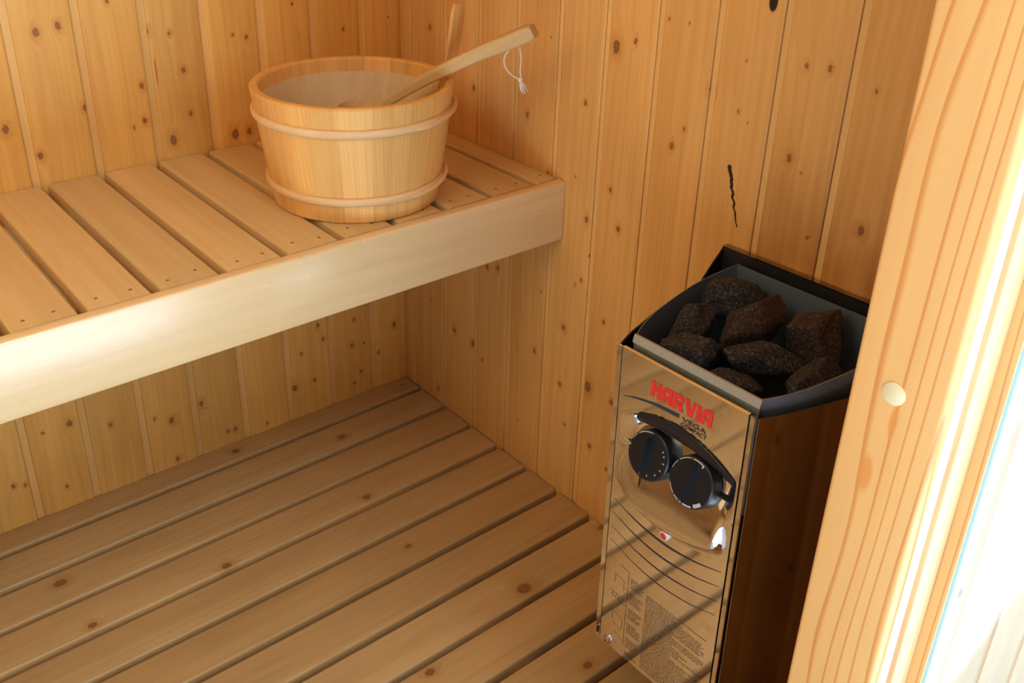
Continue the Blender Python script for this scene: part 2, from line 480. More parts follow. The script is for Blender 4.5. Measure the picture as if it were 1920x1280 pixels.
# glass of the open door leaf
gt = NT('door_glass')
gtr = gt.n('ShaderNodeBsdfTransparent')
gtr.inputs[0].default_value = (0.97, 0.99, 1.0, 1)
ggl = gt.n('ShaderNodeBsdfGlossy')
ggl.inputs['Roughness'].default_value = 0.02
glw = gt.n('ShaderNodeLayerWeight').outputs['Facing']
gfa = gt.math('MULTIPLY_ADD', gt.math('POWER', glw, 5.0), 0.5, 0.03)
gmx = gt.n('ShaderNodeMixShader')
for a_, b_ in ((gfa, gmx.inputs[0]), (gtr.outputs[0], gmx.inputs[1]), (ggl.outputs[0], gmx.inputs[2]), (gmx.outputs[0], gt.t.nodes['Material Output'].inputs[0])):
    gt.t.links.new(a_, b_)
M_gedge = plain('glass_edge_teal', (0.42, 0.66, 0.70), 0.15)
M_glass = gt.m

# ------------------------------------------------------------------ the room
ZT = 2.02          # ceiling height
YF = -1.378        # inner face of the front wall
XL = -2.0          # left wall
ZB = -0.03


def plank_mesh(pitch, strip, length, depth=0.012):
    e = 0.0040
    prof = [(0.0, -depth), (0.0, -e), (strip - 0.0005, -e), (strip, -e + 0.0004), (strip + 0.0006, -0.0013), (strip + 0.0022, -0.0003), (strip + 0.004, 0.0),
            (pitch - 0.0045, 0.0), (pitch - 0.0024, -0.0004), (pitch - 0.0009, -0.0016), (pitch - 0.0007, -depth)]
    # local: x across, -y out of the wall, z up
    me = prism(prof, lambda a, b: (a, -b, 0.0), lambda a, b: (a, -b, length), 35)
    me.polygons[1].material_index = 1
    return me


def board(name, me, mat, parent, loc, rot=(0, 0, 0)):
    """a plank sharing its mesh with the others but with its own wood"""
    o = link(name, me, None, parent, loc, rot)
    o.material_slots[0].link = 'OBJECT'
    o.material_slots[0].material = mat
    return o


# floor: dark base with the boards on top
fl = tag(link('floor', box(XL - 0.02, 0.02, YF - 0.02, 0.02, -0.09, -0.032), M_sub), 'slatted wooden sauna floor of wide boards running to the heater wall', kind='structure')
FP = 0.1
prof = rrect(0, 0.0865, -0.026, 0.0, 0.0045, 4, (1, 1, 0, 0))
fm = prism(prof, lambda a, b: (XL + 0.005, a, b), lambda a, b: (-0.0035, a, b), 50)
fm.materials.append(M_dark)
f1 = prism([(-a + 0.0585, b) for a, b in rrect(0, 0.0585, -0.026, 0.0, 0.0045, 4, (1, 0, 0, 0))], lambda a, b: (XL + 0.005, a, b), lambda a, b: (-0.0035, a, b), 50)
link('floor_board', f1, M_floor([k for k in FL if k[0] > -0.062]), fl, (0, -0.0603, 0))
y = -0.0603 - 0.0135
for k in range(13):
    dz = (0, -0.001, 0.0006, -0.0005, 0.0004, 0, -0.0008, 0.0012, 0, 0, -0.0006, 0, 0)[k]
    board('floor_board', fm, M_floor([q for q in FL if y - 0.0875 < q[0] < y + 0.001]), fl, (0, y - 0.0865, dz))
    y -= FP
jm = box(-0.022, 0.022, YF + 0.03, -0.01, -0.032, -0.0262)
for x in (-0.35, -0.95, -1.55):
    link('joist', jm, M_slat, fl, (x, 0, 0))

# back wall
wb = tag(link('wall_back', box(XL - 0.03, 0.03, 0.012, 0.05, ZB, ZT), M_dark), 'pine plank wall behind the bench', kind='structure')
pm = plank_mesh(0.1136, 0.0137, ZT - ZB)
pm.materials.append(M_dark)
pm.materials.append(M_strip)
for k in range(16):
    x = -0.0999 - 0.1136 * k
    board('plank', pm, M_back([q for q in BW if x - 0.006 < q[0] < x + 0.120], streak if x < -0.535 < x + 0.1136 else None), wb, (x, 0, ZB))

# right wall; planks turned so that their strip lies on the side away from the corner
wr = tag(link('wall_right', box(0.012, 0.05, YF - 0.1, 0.05, ZB, ZT), M_dark), 'pine plank wall that carries the heater', kind='structure')
pr = plank_mesh(0.1126, 0.0112, ZT - ZB)
pr.materials.append(M_dark)
pr.materials.append(M_strip)
for k in range(-1, 11):
    y = -0.1565 - 0.1126 * k
    kn = [q for q in RW if y - 0.119 < q[0] < y + 0.006]
    board('plank', pr, M_right(kn, crack if y - 0.1126 < -0.90 < y else brown_tone if y < -0.94 else None), wr, (0, y, ZB), (0, 0, R(-90)))
ce = plank_mesh(0.0434, 0.002, ZT - ZB)
ce.materials.append(M_right([]))
ce.materials.append(M_strip)
link('plank', ce, None, wr, (0, -0.0005, ZB), (0, 0, R(-90)))

# left wall
wl = tag(link('wall_left', box(XL - 0.05, XL - 0.012, YF - 0.1, 0.05, ZB, ZT), M_dark), 'pine plank wall opposite the heater', kind='structure')
pl = plank_mesh(0.1126, 0.0112, ZT - ZB)
pl.materials.append(M_other)
pl.materials.append(M_strip)
for k in range(12):
    link('plank', pl, None, wl, (XL, -0.1126 * (k + 1), ZB), (0, 0, R(90)))

# front wall beside the door, and the lintel over the opening
wf = tag(link('wall_front', box(-0.425, 0.02, YF - 0.085, YF - 0.012, ZB, ZT), M_dark), 'plank wall beside the sauna door', kind='structure')
pf = plank_mesh(0.1065, 0.0112, ZT - ZB)
pf.materials.append(M_frontw)
pf.materials.append(M_strip)
for k in range(4):
    link('plank', pf, None, wf, (-0.1065 * k, YF, ZB), (0, 0, R(180)))
link('lintel', box(XL, -0.425, YF - 0.085, YF, 1.90, ZT), M_frontw, wf)

tag(link('ceiling', box(XL - 0.05, 0.05, YF - 0.1, 0.05, ZT, ZT + 0.04), M_frontw), 'pine ceiling of the sauna', kind='structure')

# outside: floor and the clad outer wall beside the door
tag(link('floor_outside', box(-4, 3, -5, YF - 0.1, -0.12, -0.06), M_ground), 'pale floor outside the sauna', kind='structure')
wo = tag(link('wall_outer', box(-0.399, 1.2, YF - 0.100, YF - 0.086, -0.06, 2.1), M_dark), 'pale plank cladding outside beside the door', kind='structure')
po = plank_mesh(0.118, 0.016, 2.15, 0.010)
po.materials.append(M_clad)
po.materials.append(M_jamb)
YO = -1.4860
for k in range(12):
    link('plank', po, None, wo, (-0.354 + 0.118 * k, YO, -0.055))
link('plank', plank_mesh(0.0445, 0.001, 2.15, 0.010), M_clad, wo, (-0.399, YO, -0.055))

# door: jamb, stop, seal, frame and the opened glass leaf
XJ = -0.45
dr = tag(empty('door_1', (XJ, -1.42, 0)), 'pine door frame with an open glass leaf', kind='structure')
O = Vector((XJ, -1.42, 0))


def vert(prof, z0, z1, sm=40):
    return prism(prof, lambda a, b: (a - O.x, b - O.y, z0), lambda a, b: (a - O.x, b - O.y, z1), sm)


jo = link('jamb', vert(rrect(XJ, -0.4365, -1.463, YF + 0.001, 0.005, 5, (0, 1, 1, 0)), -0.05, 1.95), M_jamb, dr)
cap = lathe([(0.0, -0.001), (0.0108, -0.001), (0.0108, 0.0006), (0.0098, 0.0013), (0.0, 0.0016)], 40)
link('screw_cap', cap, M_cap, jo, (XJ - O.x, -1.4172 - O.y, 0.8648), (0, R(-90), 0))
link('seal_strip', vert(rrect(-0.4375, -0.427, -1.4685, -1.4600, 0.0025, 4), -0.05, 1.95), M_seal, dr)
link('door_stop', vert(rrect(-0.4345, -0.401, -1.4745, -1.4645, 0.002, 3), -0.05, 1.95), M_frame, dr)
link('frame_edge', vert(rrect(-0.4015, -0.3985, -1.4875, -1.4650, 0.001, 2), -0.05, 1.95), M_jamb, dr)
gl = link('glass_leaf', vert(rrect(-0.4080, 0.30, -1.4945, -1.4905, 0.0008, 2), 0.02, 1.92), M_glass, dr)
link('glass_edge', vert(rrect(-0.4096, -0.4081, -1.4943, -1.4907, 0.0005, 2), 0.02, 1.92), M_gedge, gl)

# ------------------------------------------------------------------ bench
HB, BD = 0.6866, -0.5127
bench = tag(empty('sauna_bench', (-0.6, -0.27, HB)), 'slatted wooden sauna bench with a wide pale front board', 'bench')
B0 = Vector((-0.6, -0.27, HB))


def bl(me, name, mat, loc=(0, 0, 0), par=bench):
    return link(name, me, mat, par, Vector(loc) - (B0 if par is bench else Vector()))


sp = rrect(0, 0.0879, -0.026, 0, 0.0042, 4, (1, 1, 0, 0))
sm = prism(sp, lambda a, b: (a, BD + 0.0006, b), lambda a, b: (a, -0.003, b), 50)
sm.materials.append(M_slat)
s1 = prism(rrect(0, 0.0446, -0.026, 0, 0.0042, 4, (0, 1, 0, 0)), lambda a, b: (a, BD + 0.0006, b), lambda a, b: (a, -0.003, b), 50)
nm = lathe([(0.0, -0.001), (0.0028, -0.001), (0.0028, 0.0002), (0.0, 0.0003)], 12)
nm.materials.append(M_nail)
o = bl(s1, 'slat', M_slat, (-0.0466, 0, HB))
link('nail', nm, None, o, (0.030, BD + 0.03, 0))
for k in range(19):
    x = -0.0466 - 0.0136 - 0.0879 - 0.10148 * k
    if x < XL: break
    o = bl(sm, 'slat', None, (x, 0, HB))
    for q in (0.022, 0.066):
        link('nail', nm, None, o, (q + random.uniform(-.004, .004), BD + 0.028 + random.uniform(-.006, .006), 0))
bp = rrect(BD - 0.0221, BD, HB - 0.1167, HB, 0.0045, 4)
bm_ = prism(bp, lambda a, b: (XL + 0.003, a, b), lambda a, b: (-0.0015, a, b), 50)
bl(bm_, 'front_board', M_board)
for yy in (-0.07, -0.43):
    bl(box(XL + 0.003, -0.003, yy - 0.022, yy + 0.022, HB - 0.075, HB - 0.0262, 0.003), 'support_rail', M_slat)

# ------------------------------------------------------------------ bucket
BX, BY = -0.3348, -0.3564
RB, RT, BHT, TH = 0.1441, 0.1707, 0.2004, 0.0155
bk = tag(empty('sauna_bucket', (BX, BY, HB + 0.0004)), 'round wooden sauna bucket with two hoops on the bench', 'bucket')
NS = 20
da = 2 * math.pi / NS


def stave(g=0.0012):
    vs, fs = [], []
    K = 6
    rows = [(RB - 0.003, 0.0), (RB, 0.003), (RT - 0.003 * 0, BHT - 0.003), (RT - 0.003, BHT), (RT - TH + 0.003, BHT), (RT - TH, BHT - 0.003), (RB - TH, 0.003), (RB - TH, 0.0)]
    for i in range(K + 1):
        a = -da / 2 + da * i / K
        e = g * 0.35 if i in (0, K) else 0.0
        for r, z in rows:
            vs.append(((r - e) * math.cos(a), (r - e) * math.sin(a), z))
    n = len(rows)
    for i in range(K):
        for j in range(n):
            k = (j + 1) % n
            fs.append((i * n + j, (i + 1) * n + j, (i + 1) * n + k, i * n + k))
    fs += [tuple(range(n)), tuple(range(K * n, K * n + n))[::-1]]
    return mesh('stave', vs, fs, 30)


stm = stave()
stm.materials.append(M_stave)
for k in range(NS):
    link('stave', stm, None, bk, (0, 0, 0), (0, 0, da * (k + 0.3)))


def hoop(zc, h, dpt):
    def rr(z): return RB + (RT - RB) * z / BHT
    pr_ = []
    for j in range(9):
        a = -math.pi / 2 + math.pi * j / 8
        z = zc + h / 2 * math.sin(a)
        pr_.append((rr(z) + dpt * max(0.0, math.cos(a)) ** 0.6, z))
    pr_ += [(rr(zc + h / 2) - 0.002, zc + h / 2), (rr(zc - h / 2) - 0.002, zc - h / 2)]
    return lathe(pr_, 96, 60)


link('hoop', hoop(0.0400, 0.0150, 0.0062), M_hoop, bk)
link('hoop', hoop(0.1585, 0.0150, 0.0062), M_hoop, bk)
# lapped ends of the hoops
for zc in (0.0400, 0.1585):
    rad = RB + (RT - RB) * zc / BHT + 0.0025
    pts = []
    for i in range(25):
        t_ = i / 24
        a = R(-88 + 70 * t_)
        rr_ = rad + 0.0042 * math.sin(math.pi * t_) ** 0.5
        pts.append((rr_ * math.cos(a), rr_ * math.sin(a), zc - 0.003 + 0.012 * t_))
    link('hoop_lap', tube(pts, [0.001, 0.003] + [0.0045] * 21 + [0.003, 0.001], 10), M_hoop, bk)
link('liner', lathe([(RT - TH - 0.004, BHT - 0.024), (RT - TH - 0.0015, BHT - 0.024), (RB - TH - 0.001, 0.012), (0.0, 0.012), (0.0, 0.016), (RB - TH - 0.004, 0.016)], 96, 40), M_liner, bk)
# the upright bentwood grip on the far side
ha, wa = R(-17), R(-58)
hp = []
for i in range(13):
    t_ = i / 12
    rd = 0.1570 + 0.031 * t_ + 0.004 * math.sin(math.pi * t_)
    hp.append((rd, 0.150 + 0.166 * t_, (0.0155 + 0.002 * t_) * (0.75 if i == 12 else 1.0), 0.0075))
vs, fs = [], []
for rd, z_, wd, th in hp:
    for a, b in rrect(-th / 2, th / 2, -wd, wd, 0.0028, 2):
        vs.append((rd + a * math.cos(wa) - b * math.sin(wa), a * math.sin(wa) + b * math.cos(wa), z_))
n = len(vs) // len(hp)
for i in range(len(hp) - 1):
    for j in range(n):
        fs.append((i * n + j, i * n + (j + 1) % n, (i + 1) * n + (j + 1) % n, (i + 1) * n + j))
fs += [tuple(range(n))[::-1], tuple(range(len(vs) - n, len(vs)))]
link('grip', mesh('grip', vs, fs, 50), M_handle, bk, (0, 0, 0), (0, 0, ha))

# ------------------------------------------------------------------ ladle
J = Vector((-0.2615, -0.3631, 0.840))
E_ = Vector((-0.1281, -0.5607, 0.975))
ax = (E_ - J).normalized()
side = ax.cross(Vector((0, 0, 1))).normalized()
up = side.cross(ax).normalized()
lad = empty('sauna_ladle', J)
tag(lad, 'wooden sauna ladle with a long handle leaning in the bucket', 'ladle')
lm = Matrix((ax, -side, up)).transposed()
lad.rotation_euler = lm.to_euler()
L = (E_ - J).length
hs = []
for i in range(25):
    t_ = i / 24
    x_ = -0.012 + (L + 0.024) * t_
    wv = 0.0095 + 0.0085 * t_ ** 0.8
    tv = 0.0085 + 0.0055 * t_
    zc = 0.003 + 0.006 * math.sin(math.pi * min(1, t_ * 1.15)) - 0.010 * max(0, t_ - 0.75) * 4 * (t_ - 0.75)
    if i == 24: wv, tv = wv * 0.82, tv * 0.75
    hs.append((x_, zc, wv, tv))
vs, fs = [], []
for x_, zc, wv, tv in hs:
    for a, b in rrect(-wv, wv, -tv, tv, min(wv, tv) * 0.45, 3):
        vs.append((x_, a, b + zc))
n = len(vs) // len(hs)
for i in range(len(hs) - 1):
    for j in range(n):
        fs.append((i * n + j, i * n + (j + 1) % n, (i + 1) * n + (j + 1) % n, (i + 1) * n + j))
fs += [tuple(range(n))[::-1], tuple(range(len(vs) - n, len(vs)))]
link('ladle_handle', mesh('ladle_handle', vs, fs, 60), M_ladle, lad)
# bowl hangs level below the low end of the handle
bowl = lathe([(0.0, -0.038), (0.022, -0.036), (0.036, -0.026), (0.043, -0.008), (0.045, 0.004), (0.0415, 0.006), (0.0385, -0.006), (0.032, -0.022), (0.019, -0.031), (0.0, -0.033)], 40, 60)
bo = link('ladle_bowl', bowl, M_ladle, lad)
bo.matrix_basis = lm.to_4x4().inverted() @ Matrix.Translation(Vector((-0.038, 0.036, -0.017)))
# cord through the handle end
hole = J + ax * (L * 0.925) - up * 0.009
cd = tag(empty('hanging_cord', hole), 'white cotton cord with a tassel looped through the ladle handle', 'cord')
cr = Vector((0.785, -0.619, 0))
pxm = 0.00082


def cp(dx, dy, dpt=0.0): return cr * dx * pxm + Vector((0, 0, -dy * pxm)) + Vector((-0.56, -0.70, 0)) * dpt


lp = bez([cp(-1, -9), cp(1, 8), cp(4, 30), cp(3, 52), cp(4, 68), cp(-10, 62, .004), cp(-24, 48, .008), cp(-30, 32, .009), cp(-26, 16, .008), cp(-12, 3, .004), cp(-1, -9)], 8)
link('loop', tube(lp, 0.0013, 8), M_cord, cd)
kn = lathe([(0.0, -0.004), (0.0028, -0.0035), (0.0042, -0.001), (0.0042, 0.0012), (0.0028, 0.0035), (0.0, 0.004)], 14, True)
link('knot', kn, M_cord, cd, cp(4.5, 70))
for k in range(9):
    a = 2 * math.pi * k / 9
    off = Vector((math.cos(a), math.sin(a), 0))
    st = cp(5, 73) + off * 0.0015
    en = cp(13 + 3 * math.cos(a * 2), 95 + 4 * math.sin(a * 3)) + off * 0.0042
    link('tassel_strand', tube([st, (st + en) / 2 + off * 0.001, en], [0.0011, 0.0012, 0.0008], 6), M_cord, cd)

# ------------------------------------------------------------------ heater
YC = -1.0755
HO = Vector((-0.15, YC, 0.105))
ht = tag(empty('sauna_heater', (-0.15, YC - 0.0086, 0.105), (R(-0.9), 0, 0)), 'polished steel electric sauna heater with two black knobs on the wall', 'heater')


def hl(me, name, mat, par=ht, label=None):
    """mesh given in room coordinates -> child of the heater"""
    me.transform(Matrix.Translation(-HO))
    o = link(name, me, mat, par)
    if label: o['label'] = label
    return o


XF = -0.295
ZS, Z0 = 0.648, 0.112


def zl(s): return 0.412 + 0.028 * s * s


def zu(s): return 0.568 - 0.033 * s * s


def sst(a, b, x):
    t_ = max(0.0, min(1.0, (x - a) / (b - a)))
    return t_ * t_ * (3 - 2 * t_)


def pod(y_, z_):
    s = (y_ - YC) / 0.1
    e = 1 - (sst(0.84, 1.03, -s) if s < 0 else sst(0.45, 1.04, s))
    if e <= 0: return 0.0
    lo, hi = zl(s), zu(s)
    if z_ > hi + 0.008: return 0.0
    if z_ > hi: return -0.030 * e * (1 - sst(0, 0.008, z_ - hi))
    if z_ >= lo:
        t_ = (hi - z_) / (hi - lo)
        return e * (-0.030 + 0.046 * sst(-0.25, 1.1, t_))
    return e * 0.014 * (1 - sst(0.0, 0.016, lo - z_))


NY, NZ = 70, 220
YA, YB = -0.9700, -1.1810
vs, fs = [], []
for j in range(NZ + 1):
    for i in range(NY + 1):
        yy = YA + (YB - YA) * i / NY
        zz = Z0 + (ZS - Z0) * j / NZ
        vs.append((XF - pod(yy, zz), yy, zz))
for j in range(NZ):
    for i in range(NY):
        a = j * (NY + 1) + i
        fs.append((a, a + 1, a + NY + 2, a + NY + 1))
# fold the top and bottom edges back
base = len(vs)
for i in range(NY + 1):
    yy = YA + (YB - YA) * i / NY
    vs.append((XF + 0.004, yy, ZS + 0.0012))
for i in range(NY):
    a = NZ * (NY + 1) + i
    fs.append((a, a + 1, base + i + 1, base + i))
fp = mesh('front', vs, fs, 55)
front = hl(fp, 'front_panel', M_steel, label='mirror-polished front panel of the heater')
# edge strips beside the panel
hl(prism([(XF + 0.002, -0.9692), (XF - 0.0006, -0.9692), (XF - 0.0002, -0.9600), (XF + 0.004, -0.9598)], lambda a, b: (a, b, Z0), lambda a, b: (a, b, ZS), 20), 'edge_strip', M_steel)
hl(prism([(XF + 0.003, -1.1830), (XF + 0.0005, -1.1832), (XF - 0.0012, -1.1905), (XF + 0.004, -1.1915)], lambda a, b: (a, b, Z0), lambda a, b: (a, b, ZS), 20), 'edge_strip', M_steel)
hl(box(XF + 0.003, XF + 0.006, -1.1835, -1.1805, Z0, ZS), 'edge_gap', M_black)

# side shells: curved sheets, rising to the back plate
HW = bez([(XF + 0.003, 0.1150, 0), (-0.26, 0.1275, 0), (-0.225, 0.1380, 0), (-0.15, 0.1575, 0), (-0.065, 0.1690, 0), (-0.012, 0.1700, 0)], 6)


def ztop(x_): return ZS if x_ < -0.066 else ZS + (0.700 - ZS) * (x_ + 0.066) / (0.054)


def shell(sgn, off, zb=Z0, drop=0.0):
    vs, fs = [], []
    if sgn < 0: off -= 0.004
    for q in HW:
        vs += [(q.x, YC + sgn * (q.y - off), zb), (q.x, YC + sgn * (q.y - off), ztop(q.x) - drop),
               (q.x, YC + sgn * (q.y - off - 0.0012), ztop(q.x) - drop), (q.x, YC + sgn * (q.y - off - 0.0012), zb)]
    n = len(HW)
    for i in range(n - 1):
        for j in range(4):
            k = (j + 1) % 4
            fs.append((i * 4 + j, (i + 1) * 4 + j, (i + 1) * 4 + k, i * 4 + k))
    fs += [(0, 1, 2, 3), (n * 4 - 1, n * 4 - 2, n * 4 - 3, n * 4 - 4)]
    return mesh('shell', vs, fs, 40)


for sg in (1, -1):
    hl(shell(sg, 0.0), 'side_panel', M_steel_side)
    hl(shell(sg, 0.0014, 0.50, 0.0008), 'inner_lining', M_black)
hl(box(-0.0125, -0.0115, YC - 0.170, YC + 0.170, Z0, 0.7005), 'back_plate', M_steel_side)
hl(box(-0.0145, -0.0128, YC - 0.1685, YC + 0.1685, 0.50, 0.6995), 'back_lining', M_black)
hl(box(-0.0135, -0.003, YC - 0.169, YC + 0.169, 0.7000, 0.7012), 'back_flange', M_steel_side)
# bottom tray closing the body
pts = [(q.x, YC + q.y - 0.002) for q in HW] + [(q.x, YC - q.y + 0.002) for q in reversed(HW)]
hl(prism(pts, lambda a, b: (a, b, Z0 + 0.004), lambda a, b: (a, b, Z0 + 0.008), 20), 'bottom_tray', M_black)
hl(prism(pts, lambda a, b: (a, b, 0.505), lambda a, b: (a, b, 0.508), 20), 'inner_deck', M_black)
hl(box(-0.0115, 0.0, YC - 0.10, YC + 0.10, 0.30, 0.55), 'wall_bracket', M_black)

# stone basin: open steel box
BZ, BB = 0.667, 0.545
YCS, YC = YC, -1.0835
def bz(x_): return 0.667 + 0.018 * (x_ + 0.283) / 0.261


BW2 = bez([(-0.283, 0.1030, 0), (-0.25, 0.1180, 0), (-0.2024, 0.1310, 0), (-0.11, 0.1440, 0), (-0.022, 0.1405, 0)], 6)
for sg in (1, -1):
    vs, fs = [], []
    for q in BW2:
        vs += [(q.x, YC + sg * (q.y - 0.012), BB), (q.x, YC + sg * q.y, bz(q.x)), (q.x, YC + sg * (q.y - 0.0016), bz(q.x) + 0.0004), (q.x, YC + sg * (q.y - 0.0136), BB)]
    n = len(BW2)
    for i in range(n - 1):
        for j in range(4):
            k = (j + 1) % 4
            fs.append((i * 4 + j, (i + 1) * 4 + j, (i + 1) * 4 + k, i * 4 + k))
    fs += [(0, 1, 2, 3), (n * 4 - 1, n * 4 - 2, n * 4 - 3, n * 4 - 4)]
    bs = hl(mesh('bs', vs, fs, 40), 'basin_side', M_galv)
hl(box(-0.0235, -0.0215, YC - 0.1395, YC + 0.1395, BB, bz(-0.022)), 'basin_back', M_galv)
hl(box(-0.2845, -0.2825, YC - 0.1040, YC + 0.1040, BB, BZ - 0.008), 'basin_front', M_galvd)
hl(prism([(-0.2845, BZ - 0.010), (-0.2865, BZ - 0.0105), (-0.2835, BZ + 0.0005), (-0.2805, BZ + 0.0008), (-0.2805, BZ - 0.002)], lambda a, b: (a, YC - 0.105, b), lambda a, b: (a, YC + 0.105, b), 20), 'basin_lip', M_galvf)
pts = [(q.x, YC + q.y - 0.012) for q in BW2] + [(q.x, YC - q.y + 0.012) for q in reversed(BW2)]
hl(prism(pts, lambda a, b: (a, b, BB - 0.002), lambda a, b: (a, b, BB), 20), 'basin_floor', M_black)

YC = YCS

# black hood over the knobs
vs, fs = [], []
NC = 30
for i in range(NC + 1):
    t_ = i / NC
    yy = -1.008 + (-1.1735 + 1.008) * t_
    s = (yy - YC) / 0.1
    top = zu(s) + 0.0078
    wdt = 0.010 + 0.013 * math.sin(math.pi * min(1, t_ * 0.9 + 0.08)) ** 0.8
    if t_ > 0.85: wdt = max(wdt, 0.013)
    for dx, dz in ((0.004, 0), (-0.0026, -0.0005), (-0.0036, -wdt * 0.4), (0.002, -wdt), (0.020, -wdt - 0.002), (0.022, -0.001)):
        vs.append((XF + dx, yy, top + dz))
for i in range(NC):
    for j in range(6):
        k = (j + 1) % 6
        fs.append((i * 6 + j, (i + 1) * 6 + j, (i + 1) * 6 + k, i * 6 + k))
fs += [tuple(range(6)), tuple(range(NC * 6, NC * 6 + 6))[::-1]]
hl(mesh('hood', vs, fs, 35), 'knob_hood', M_knob, label='black crescent above the knobs')

# knobs on the tilted face
KT = R(-16)


def knob(yc, zc, turn, marks, white):
    base_x = XF - pod(yc, zc)
    ko = bpy.data.objects.new('knob', lathe([(0.0, 0.0), (0.0372, 0.0), (0.0372, 0.010), (0.0355, 0.0165), (0.0335, 0.0180), (0.0, 0.0185)], 56, 35))
    ko.data.materials.append(M_knob)
    COL.objects.link(ko)
    ko.parent = ht
    # knob axis (local z) points out of the panel (-x) and a little up
    zax = Vector((-math.cos(KT), 0, -math.sin(KT)))
    yax = Vector((0, 0, 1)) - zax * zax.z
    yax.normalize()
    xax = yax.cross(zax)
    mm = Matrix((xax, yax, zax)).transposed().to_4x4()
    mm.translation = Vector((base_x + 0.001, yc, zc)) - HO
    ko.matrix_basis = mm
    # grip bar: a crescent ridge across the face
    pr_ = []
    for i in range(13):
        t_ = -1 + 2 * i / 12
        pr_.append((0.0285 * t_, 0.0068 * math.cos(t_ * math.pi / 2) ** 0.8 + 0.0008))
    ring_ = [(a, b) for a, b in pr_] + [(a, -b * 0.25) for a, b in reversed(pr_)]
    g = prism(ring_, lambda a, b: (a, b, 0.0160), lambda a, b: (a * 0.93, b * 0.55, 0.0300), 30)
    go = link('knob_grip', g, M_knob, ko)
    go.rotation_euler = (0, 0, R(turn))
    vs, fs = [], []
    for a0, a1, r0, r1 in marks:
        n_ = max(1, int((a1 - a0) / 6))
        for i in range(n_):
            b0, b1 = R(a0 + (a1 - a0) * i / n_), R(a0 + (a1 - a0) * (i + 1) / n_)
            k = len(vs)
            for a, r in ((b0, r0), (b1, r0), (b1, r1), (b0, r1)):
                vs.append((r * math.cos(a), r * math.sin(a), 0.01865 if r < 0.033 else 0.0184))
            fs.append((k, k + 1, k + 2, k + 3))
    mk = tag(link('dial_marks', mesh('marks', vs, fs, fix=False), M_grey, ko), kind='stuff')
    return ko


ticks = [(a, a + 3, 0.0265, 0.0295) for a in (35, 22, 2, -22, -45, -75, -100)]
knob(-1.0378, 0.5045, 92, ticks + [(92, 135, 0.0325, 0.0338), (140, 160, 0.0328, 0.0338), (174, 178, 0.0315, 0.0338)], False)
knob(-1.1133, 0.5045, 85, [(70, 100, 0.0320, 0.0336), (66, 70, 0.0290, 0.0336), (104, 140, 0.0324, 0.0336), (145, 170, 0.0326, 0.0336), (206, 232, 0.0322, 0.0336),
                        (237, 262, 0.0318, 0.0336), (266, 292, 0.0312, 0.0336), (298, 322, 0.0285, 0.0334)], True)

# reset button
led = lathe([(0.0, -0.002), (0.0072, -0.002), (0.0072, 0.0048), (0.0064, 0.0058), (0.0056, 0.0058), (0.0056, 0.0046), (0.0, 0.0046)], 28)
lo_ = link('reset_button', led, M_white, ht, Vector((XF, -1.0772, 0.3935)) - HO, (0, R(-90), 0))
link('button_face', lathe([(0.0, 0.004), (0.0055, 0.004), (0.0055, 0.0056), (0.0046, 0.0064), (0.0, 0.0068)], 24), M_redp, lo_)
# bottom screw
sc = lathe([(0.0, -0.002), (0.0078, -0.002), (0.0078, 0.0008), (0.0062, 0.0012), (0.0056, 0.0042), (0.0030, 0.0056), (0.0, 0.0058)], 28)
so = link('screw', sc, M_screw, ht, Vector((XF, -0.9868, 0.1235)) - HO, (0, R(-90), 0))
link('screw_recess', lathe([(0.0, 0.0055), (0.0018, 0.0055), (0.0018, 0.0061), (0.0, 0.0061)], 6, 20), M_black, so)
hl(box(XF - 0.0022, XF + 0.001, -0.9662, -0.9632, 0.122, 0.133), 'strip_slot', M_black)

# printing on the panel: flat shapes a hair off the steel.  (u, v): u to the right (-y), v up
XP = XF - 0.0005


def flat(polys, name, mat, label=None):
    vs, fs = [], []
    for pg in polys:
        k = len(vs)
        vs += [(XP, yy, zz) for yy, zz in pg]
        fs.append(tuple(range(k, k + len(pg))))
    b = bmesh.new()
    me = bpy.data.meshes.new(name)
    me.from_pydata(vs, [], fs)
    b.from_mesh(me)
    bmesh.ops.triangulate(b, faces=b.faces[:])
    for f_ in b.faces:
        f_.normal_update()
        if f_.normal.x > 0: f_.normal_flip()
    b.to_mesh(me)
    b.free()
    return hl(me, name, mat, label=label)


GLY = {  # heavy block letters in a 0..w x 0..1 cell, as strips of quads
    'H': (0.92, [[(0, 0), (.36, 0), (.36, 1), (0, 1)], [(.36, .40), (.58, .40), (.58, .66), (.36, .66)], [(.58, 0), (.92, 0), (.92, 1), (.58, 1)]]),
    'A': (0.98, [[(0, 0), (.35, 0), (.35, .62), (.42, .70), (.42, 1), (.25, .97), (.08, .85), (0, .6)], [(.42, .70), (.64, .70), (.64, 1), (.42, 1)],
                 [(.64, 0), (.98, 0), (.98, 1), (.64, 1)], [(.35, .24), (.64, .24), (.64, .46), (.35, .46)]]),
    'R': (0.98, [[(0, 0), (.35, 0), (.35, 1), (0, 1)], [(.35, .74), (.62, .74), (.72, .68), (.98, .74), (.88, .93), (.70, 1), (.35, 1)],
                 [(.66, .52), (.95, .50), (.98, .74), (.72, .68)], [(.35, .34), (.60, .34), (.95, .50), (.66, .56), (.35, .54)], [(.44, .34), (.66, 0), (1.04, 0), (.80, .42)]]),
    'V': (1.02, [[(0, 1), (.36, 1), (.62, .34), (.66, 0), (.40, 0)], [(.62, .34), (.72, 1), (1.02, 1), (.80, 0), (.66, 0)]]),
    'I': (0.36, [[(0, 0), (.36, 0), (.36, 1), (0, 1)]]),
}
word, gap = 'HARVIA', 0.07
tw = sum(GLY[c][0] for c in word) + gap * (len(word) - 1)
W_, H_ = 0.1035, 0.0245
